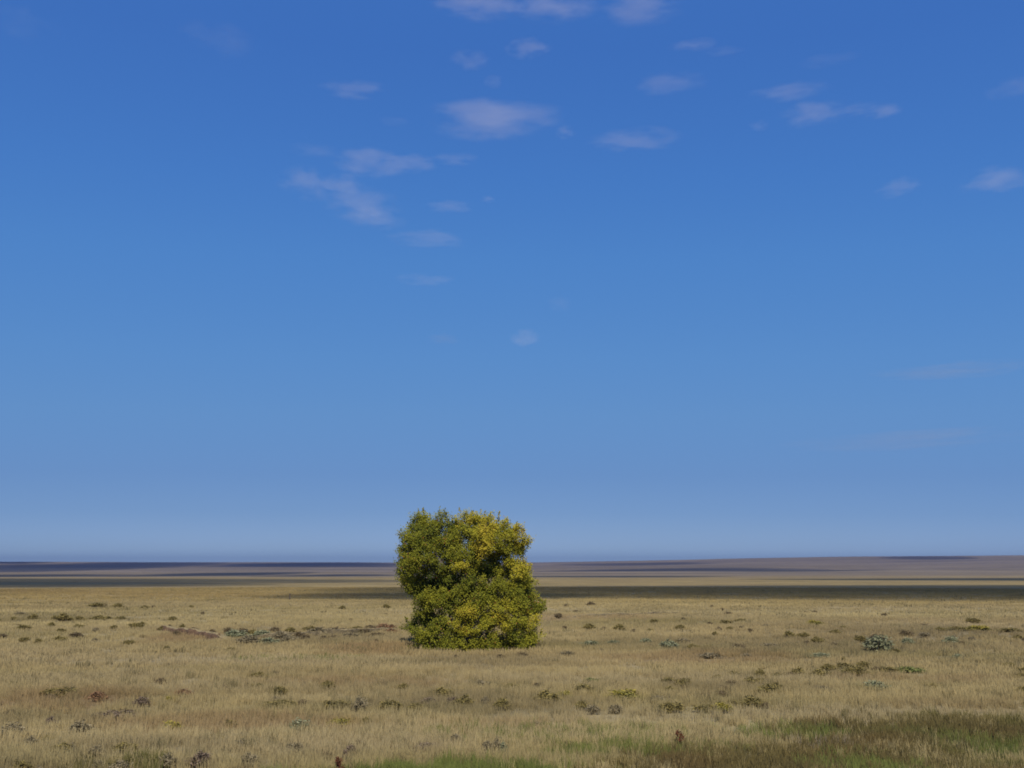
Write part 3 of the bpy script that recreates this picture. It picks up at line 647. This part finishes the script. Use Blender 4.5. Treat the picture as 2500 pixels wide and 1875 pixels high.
    (-13.64,110.39,0.88,0.39,"o"), (-43.52,112.7,1.06,0.44,"o"), (-39.74,112.7,0.53,0.21,"b"), (-35.46,112.7,0.44,0.25,"o"), (6.09,114.43,0.46,0.27,"b"),
    (-46.63,114.72,1.61,0.39,"o"), (23.01,117.11,0.56,0.19,"b"), (9.26,119.92,0.96,0.35,"b"), (-48.66,121.82,0.48,0.15,"b"),
]

SHRUB_COL = {'o': [(.140, .112, .038), (.090, .075, .028), (.20, .155, .048)], 'y': [(.26, .21, .036), (.17, .15, .035), (.11, .10, .03)],
             'b': [(.115, .085, .045), (.075, .058, .034), (.16, .12, .06)], 'g': [(.165, .135, .078), (.115, .098, .055), (.21, .17, .10)],
             's': [(.165, .170, .095), (.115, .125, .068), (.21, .205, .125)], 'S': [(.150, .152, .082), (.105, .11, .06), (.185, .18, .11)],
             'p': [(.135, .098, .068), (.090, .066, .047), (.18, .14, .095)], 'r': [(.165, .090, .045), (.105, .06, .035), (.21, .13, .07)],
             'n': [(.115, .130, .036), (.080, .095, .03), (.17, .165, .045)]}
SHRUB_WORD = {'o': 'olive', 'y': 'yellow-topped', 'b': 'brown', 'g': 'grey', 's': 'sage-green', 'S': 'silvery', 'p': 'purplish', 'r': 'rusty', 'n': 'green'}
SHRUB_NAME = {'o': 'rabbitbrush', 'y': 'rabbitbrush', 's': 'sagebrush', 'S': 'sagebrush', 'g': 'sagebrush', 'b': 'shrub', 'p': 'shrub', 'r': 'shrub', 'n': 'shrub'}

def shrub_proto(kind, seed, leafm, stemm):
    """unit shrub: 1 wide, 1 high, uneven dome of twig-end leaf clumps on branching stems"""
    g = np.random.default_rng(seed); cl = []
    for _ in range(34):
        a = g.uniform(0, 6.283); r = .46 * math.sqrt(g.random()); top = (1 - (r / .5) ** 2) ** .5
        cl.append((r * math.cos(a), r * math.sin(a), max(.12, top * g.uniform(.45, .95))))
    for k in range(7): cl.append((g.normal(0, .1), g.normal(0, .1), g.uniform(.15, .7)))
    LP = []; LN = []; LC = []; tubes = []
    cols = np.array(SHRUB_COL[kind]) * 1.3
    for x, y, z in cl:
        n = int(g.integers(16, 30)); p = np.array((x, y, z)) + g.normal(0, 1, (n, 3)) * (.085, .085, .085)
        LP.append(p); LN.append(g.normal(size=(n, 3)) + np.array((x, y, .5)) * 1.2)
        base = cols[0] if kind != 'y' or z > .5 else cols[1]
        k = g.random(n); c = np.where((k < .25)[:, None], cols[1], np.where((k > .78)[:, None], cols[2], base)) * g.uniform(.8, 1.2, (n, 1))
        LC.append(c); tubes.append(([(x * .1, y * .1, -.08), (x * .5, y * .5, z * .45), (x, y, z)], [.02, .013, .006]))
    pos = np.vstack(LP); pos[:, 2] = np.clip(pos[:, 2], .01, 1.05); g2 = np.random.default_rng(seed + 100)
    V, Fq = leaf_quads(pos, np.vstack(LN), g2.uniform(.09, .16, len(pos)), .7, g2)
    fol = mesh_np('foliage', V, Fq, leafm, False, np.repeat(np.vstack(LC), 4, 0))
    V2, F2 = join_tubes(tubes, 4); st = mesh_np('stems', V2, F2, stemm)
    Va = np.vstack([V, np.array(V2)]); Fa = np.vstack([Fq, np.array(F2) + len(V)])
    one = mesh_np('small_shrub', Va, Fa, leafm, False, np.vstack([np.repeat(np.vstack(LC), 4, 0), np.tile((.10, .08, .06), (len(V2), 1))]))
    return fol, st, one

NUM = ['leftmost', 'second from left', 'third from left', 'fourth from left', 'fifth from left', 'sixth from left', 'seventh from left', 'eighth from left', 'ninth from left', 'tenth from left', 'eleventh from left', 'twelfth from left']
def shrub_place(px, d):
    for lim, z in ((22.0, 'at the bottom edge'), (24.5, 'just above the bottom edge'), (27.5, 'in pale grass near the bottom'), (30, 'in the near shrub belt'), (33, 'behind the near shrub belt'),
                   (36.5, 'in the middle shrub belt'), (41, 'in the far shrub belt'), (47, 'in open grass before the tree'), (54, 'level with the tree foot'),
                   (61, 'just beyond the tree foot'), (69, 'in grass behind the tree'), (80, 'well behind the tree'), (95, 'far behind the tree'), (999, 'nearest the dark shadow band')):
        if d < lim: break
    for lim, t in ((420, 'left edge'), (960, 'left of tree'), (1360, 'below tree' if d < 50 else 'beside tree'), (1900, 'right of tree'), (9999, 'right edge')):
        if px < lim: break
    return z + ', ' + t

def build_shrubs():
    leafm = leaf_mat('shrub_leaf', .18); stemm, nt, b = lin_mat('shrub_stem', .9); b.inputs['Base Color'].default_value = (.12, .095, .07, 1)
    protos = {k: [shrub_proto(k, 10 * i + s, leafm, stemm) for s in range(3)] for i, k in enumerate(SHRUB_COL)}
    R = random.Random(3); groups = {}; items = []
    for x, y, w, h, k in SHRUBS:
        px = 1250 + x / y * 2430.6; wpx = w / y * 2430.6
        size = 'broad' if w > 1.3 else ('small' if w < .75 else 'medium')
        key = (size, SHRUB_WORD[k], SHRUB_NAME[k], shrub_place(px, y)); groups.setdefault(key, []).append(px); items.append((x, y, w, h, k, px, wpx, key))
    for v in groups.values(): v.sort()
    for x, y, w, h, k, px, wpx, key in items:
        fol, st, one = R.choice(protos[k]); z = float(ground_z(np.array([x]), np.array([y]))[0])
        size, colr, nm, where = key; g = groups[key]
        if k == 'S': lab = 'large silvery teal sagebrush standing alone in the grass right of the tree'
        elif len(g) == 1: lab = '%s %s %s %s' % (size, colr, nm, where)
        else: lab = '%s %s %s %s, %s' % (size, colr, nm, where, NUM[g.index(px)])
        grp = SHRUB_NAME[k] + ' scattered over the prairie' if nm != 'shrub' else 'low shrubs scattered over the prairie'
        s = (w * 1.25, max(w * .9, h), h * 1.12 + .08); rz = R.uniform(0, 6.283)
        if wpx >= 22:
            o = link(bpy.data.objects.new(nm, None)); o.empty_display_size = .2
            f = link(bpy.data.objects.new('foliage', fol), o); t = link(bpy.data.objects.new('stems', st), o)
            o.location = (x, y, z); o.scale = s
            # turn the parts inside the unevenly scaled shrub
            f.rotation_euler = (0, 0, rz); t.rotation_euler = (0, 0, rz)
        else:
            o = link(bpy.data.objects.new(nm, one)); o.location = (x, y, z); o.scale = s; o.rotation_euler = (0, 0, rz)
        tag(o, lab, 'shrub', grp)
build_shrubs()

def build_dock(px, py, h, label):
    """tall rust-red seed stalk of a dock plant"""
    x, y = pp(px, py); z = float(ground_z(np.array([x]), np.array([y]))[0])
    root = link(bpy.data.objects.new('dock_plant', None)); root.location = (x, y, z); tag(root, label, 'plant', 'dry dock plants in the near grass')
    m, nt, b = lin_mat('rust_red_seed', .9); b.inputs['Base Color'].default_value = (.115, .045, .022, 1)
    g = np.random.default_rng(int(px)); tb = [([(0, 0, -.05), (.01, 0, h * .5), (.02, .01, h)], [.012, .009, .005])]
    for k in range(5):
        a = g.uniform(0, 6.28); z0 = h * (.35 + .1 * k); tb.append(([(.01, 0, z0), (.01 + .05 * math.cos(a), .05 * math.sin(a), z0 + h * .16), (.01 + .07 * math.cos(a), .07 * math.sin(a), z0 + h * .28)], [.006, .005, .004]))
    V, Fq = join_tubes(tb, 5); link(bpy.data.objects.new('stalk', mesh_np('stalk', V, Fq, m)), root)
    P = []
    for pts, _ in tb:
        p0, p1 = np.array(pts[1]), np.array(pts[2]); t = g.random(60)[:, None]; P.append(p0 + (p1 - p0) * t + g.normal(0, .018, (60, 3)))
    P = np.vstack(P); V, Fq = leaf_quads(P, g.normal(size=(len(P), 3)), g.uniform(.02, .035, len(P)), 1.0, g)
    link(bpy.data.objects.new('seed_heads', mesh_np('seed_heads', V, Fq, m)), root)
build_dock(850, 1872, .42, 'rust-red dock stalk standing in the green strip at the bottom edge')
build_dock(1640, 1806, .40, 'dark rust dock stalk at the edge of the brown weeds, lower right')


# ------------------------------------------------------------------ fence post
def build_post():
    x, y = pp(719, 1463); z = float(ground_z(np.array([x]), np.array([y]))[0])
    root = link(bpy.data.objects.new('fence_post', None)); root.location = (x, y, z)
    tag(root, 'single dark weathered fence post at the left end of the dark shadow band', 'fence post')
    m, nt, b = lin_mat('weathered_wood', .9); b.inputs['Base Color'].default_value = (.075, .06, .048, 1)
    V, Fq = tube_arrays([(0, 0, -.2), (.01, 0, .3), (0, .01, .62), (.02, 0, .93)], [.085, .08, .075, .07], 8)
    n = len(V); V.append((.02, 0, .96)); Fq += [(n - 8 + k, n - 8 + (k + 1) % 8, n, n) for k in range(8)]
    me = bpy.data.meshes.new('post'); me.from_pydata(V, [], [f if f[2] != f[3] else f[:3] for f in Fq]); me.materials.append(m)
    link(bpy.data.objects.new('post', me), root)
    m2, nt2, b2 = lin_mat('rusty_wire', .7); b2.inputs['Base Color'].default_value = (.09, .055, .035, 1)
    tb = [([(.09 * math.cos(a), .09 * math.sin(a), h + .004 * k) for k, a in enumerate(np.linspace(0, 6.6, 14))] + [(.3, -.02, h - .12)], [.006] * 15) for h in (.45, .8)]
    V, Fq = join_tubes(tb, 4); link(bpy.data.objects.new('wire', mesh_np('wire', V, Fq, m2)), root)
build_post()

# ------------------------------------------------------------------ grass
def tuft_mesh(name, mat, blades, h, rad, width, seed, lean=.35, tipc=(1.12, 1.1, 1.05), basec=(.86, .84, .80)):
    g = np.random.default_rng(seed); V = []; Q = []; C = []
    for i in range(blades):
        a = g.uniform(0, 2 * math.pi); r = rad * math.sqrt(g.random()); x, y = r * math.cos(a), r * math.sin(a)
        b = g.uniform(0, 2 * math.pi); ln = g.uniform(.05, lean); hh = h * g.uniform(.55, 1.1)
        dx, dy = math.cos(b) * ln * hh, math.sin(b) * ln * hh; wa = g.uniform(0, math.pi); wx, wy = math.cos(wa) * width / 2, math.sin(wa) * width / 2
        sh = g.uniform(.9, 1.1); o = len(V)
        V += [(x - wx, y - wy, -.04), (x + wx, y + wy, -.04), (x + dx * .4 + wx * .8, y + dy * .4 + wy * .8, hh * .6), (x + dx * .4 - wx * .8, y + dy * .4 - wy * .8, hh * .6), (x + dx + wx * .25, y + dy + wy * .25, hh), (x + dx - wx * .25, y + dy - wy * .25, hh)]
        Q += [(o, o + 1, o + 2, o + 3), (o + 3, o + 2, o + 4, o + 5)]
        mid = [(p + q) / 2 for p, q in zip(tipc, basec)]
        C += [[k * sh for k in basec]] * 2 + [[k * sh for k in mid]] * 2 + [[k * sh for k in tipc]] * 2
    o = bpy.data.objects.new(name, mesh_np(name, V, Q, mat, False, np.array(C)))
    return o

def scatter(name, pts, tint, scale, idx, protos, label):
    """one object: a cloud of points, each carrying an instanced tuft"""
    me = bpy.data.meshes.new(name); n = len(pts); me.vertices.add(n); me.vertices.foreach_set('co', pts.astype(np.float32).ravel())
    def put(an, ty, key, arr): a = me.attributes.new(an, ty, 'POINT'); a.data.foreach_set(key, arr.ravel())
    t4 = np.ones((n, 4), np.float32); t4[:, :3] = tint; put('tint', 'FLOAT_COLOR', 'color', t4)
    rot = np.zeros((n, 3), np.float32); rot[:, 2] = rng.uniform(0, 6.283, n); rot[:, :2] = rng.normal(0, .08, (n, 2)); put('rot', 'FLOAT_VECTOR', 'vector', rot)
    put('scl', 'FLOAT_VECTOR', 'vector', scale.astype(np.float32)); put('idx', 'INT', 'value', idx.astype(np.int32))
    ng = bpy.data.node_groups.new(name, 'GeometryNodeTree'); ng.is_modifier = True
    ng.interface.new_socket('Geometry', in_out='INPUT', socket_type='NodeSocketGeometry'); ng.interface.new_socket('Geometry', in_out='OUTPUT', socket_type='NodeSocketGeometry')
    N = ng.nodes.new; L = ng.links.new
    gi = N('NodeGroupInput'); go = N('NodeGroupOutput'); ip = N('GeometryNodeInstanceOnPoints'); jn = N('GeometryNodeGeometryToInstance')
    for p in reversed(protos):
        oi = N('GeometryNodeObjectInfo'); oi.inputs['Object'].default_value = p; L(oi.outputs['Geometry'], jn.inputs[0])
    def attr(an, ty):
        a = N('GeometryNodeInputNamedAttribute'); a.data_type = ty; a.inputs['Name'].default_value = an; return a.outputs[0]
    L(gi.outputs[0], ip.inputs['Points']); L(jn.outputs[0], ip.inputs['Instance']); ip.inputs['Pick Instance'].default_value = True
    L(attr('idx', 'INT'), ip.inputs['Instance Index']); L(attr('scl', 'FLOAT_VECTOR'), ip.inputs['Scale'])
    e2r = N('FunctionNodeEulerToRotation'); L(attr('rot', 'FLOAT_VECTOR'), e2r.inputs[0]); L(e2r.outputs[0], ip.inputs['Rotation'])
    L(ip.outputs[0], go.inputs[0])
    o = link(bpy.data.objects.new(name, me)); md = o.modifiers.new('tufts', 'NODES'); md.node_group = ng
    tag(o, label, None, None, 'stuff'); print(name, n)

def build_grass():
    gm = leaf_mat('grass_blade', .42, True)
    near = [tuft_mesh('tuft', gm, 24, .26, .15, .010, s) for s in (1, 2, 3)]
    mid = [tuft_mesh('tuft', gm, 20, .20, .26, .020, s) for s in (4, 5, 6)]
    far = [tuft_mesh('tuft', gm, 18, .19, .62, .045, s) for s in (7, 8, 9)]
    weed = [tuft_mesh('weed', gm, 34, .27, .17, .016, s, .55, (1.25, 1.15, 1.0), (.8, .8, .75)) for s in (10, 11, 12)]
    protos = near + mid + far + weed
    P = []; B = []
    for d0, d1, dens, band in ((17.5, 27, 46, 0), (27, 42, 30, 0), (42, 62, 15, 1), (62, 95, 8, 1), (95, 150, 2.6, 2), (150, 260, 1.2, 2)):
        half = math.atan(.5145) + math.radians(5 if d0 < 60 else 2.5)
        n = int(half * (d1 ** 2 - d0 ** 2) * dens)
        d = np.sqrt(rng.uniform(d0 ** 2, d1 ** 2, n)); a = rng.uniform(-half, half, n); P.append(np.column_stack([d * np.sin(a), d * np.cos(a)])); B.append(np.full(n, band))
    P = np.vstack(P); B = np.concatenate(B); x, y = P.T
    # clumping and thinner spots
    th = fbm(x / 1.3, y / 1.0, 61) * .6 + fbm(x / 6, y / 3, 63) * .4
    keep = rng.random(len(x)) < np.clip((th - .28) * 4, .25, 1)
    for sx, sy, w_, h_, k_ in SHRUBS:
        near = (np.abs(x - sx) < w_ * .55) & (y > sy - .5 - w_ * .5) & (y < sy + w_ * .4); keep &= ~(near & (rng.random(len(x)) < .5))
    x, y, B, th = x[keep], y[keep], B[keep], th[keep]
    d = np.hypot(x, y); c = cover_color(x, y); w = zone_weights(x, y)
    for sx, sy, w_, h_, k_ in SHRUBS:      # short growth of the same plant round each shrub
        q = np.flatnonzero((np.abs(x - sx) < w_ * 2) & (np.abs(y - sy) < w_ * 2.2))
        if len(q):
            e = (.62 * np.exp(-(((x[q] - sx) / (w_ * .85)) ** 2 + ((y[q] - sy) / (w_ * .9)) ** 2)) * rng.uniform(.5, 1.3, len(q))).clip(0, .9)[:, None]
            c[q] = c[q] * (1 - e) + np.array(SHRUB_COL[k_][0]) * 1.25 * e
    u = rng.random(len(x)); kind = np.zeros(len(x), int)
    for k in ('P', 'Y', 'R', 'L'):
        wk = w[k][:, None]; c = c * (1 - wk * .75) + np.array(TINT[k]) * wk * .75
    g_ = u < w['G'] * .9; b_ = (~g_) & (rng.random(len(x)) < w['B'] * .92)
    kind[g_] = 1; kind[b_] = 2
    var = rng.normal(1, .06, (len(x), 1))
    gc = np.array((.135, .155, .040))[None] * (.7 + .6 * fbm(x / 1.5, y / 1.2, 71))[:, None]; yel = np.clip((fbm(x / 2, y / 1.3, 73) - .5) * 3, 0, 1)[:, None]
    gc = gc * (1 - .6 * yel) + np.array((.19, .19, .055)) * .6 * yel
    bc = np.array((.125, .104, .042))[None] * (.7 + .6 * fbm(x / 1.2, y / 1.0, 75))[:, None]; red = np.clip((fbm(x / 1.6, y / 1.1, 77) - .52) * 4, 0, 1)[:, None]
    bc = bc * (1 - .4 * red) + np.array((.13, .085, .040)) * .4 * red
    gr = np.clip((fbm(x / 2.2, y / 1.4, 79) - .5) * 4, 0, 1)[:, None]; bc = bc * (1 - .75 * gr) + np.array((.115, .122, .038)) * .75 * gr
    c = np.where(g_[:, None], gc, np.where(b_[:, None], bc, c)) * var
    z = ground_z(x, y); s = rng.uniform(.75, 1.25, len(x)) * (.75 + .5 * th)
    forb = (rng.random(len(x)) < .07 * np.clip((fbm(x / 5, y / 3, 83) - .42) * 5, 0, 1)) & (kind == 0)      # low dark herbs among the grass
    c[forb] = np.array((.17, .145, .07)) * rng.uniform(.7, 1.2, (int(forb.sum()), 1)); s[forb] *= 1.15
    rt = np.hypot(x + 2.4, y - 53.4); s = s * np.where((rt > 2.6) & (rt < 4.8), 1.0 + .6 * fbm(x / .8, y / .8, 87), 1.0)      # ungrazed grass round the tree
    s = s * np.where(g_, .95, np.where(b_, 1.0, 1.0))
    idx = B * 3 + rng.integers(0, 3, len(x)); idx = np.where(b_ & (B == 0), 9 + rng.integers(0, 3, len(x)), idx)
    pts = np.column_stack([x, y, z]); scl = np.column_stack([s, s, s * rng.uniform(.8, 1.2, len(x))])
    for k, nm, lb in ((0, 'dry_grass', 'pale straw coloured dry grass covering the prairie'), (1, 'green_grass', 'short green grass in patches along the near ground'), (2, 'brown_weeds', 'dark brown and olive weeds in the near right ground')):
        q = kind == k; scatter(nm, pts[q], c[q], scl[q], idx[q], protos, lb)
build_grass()
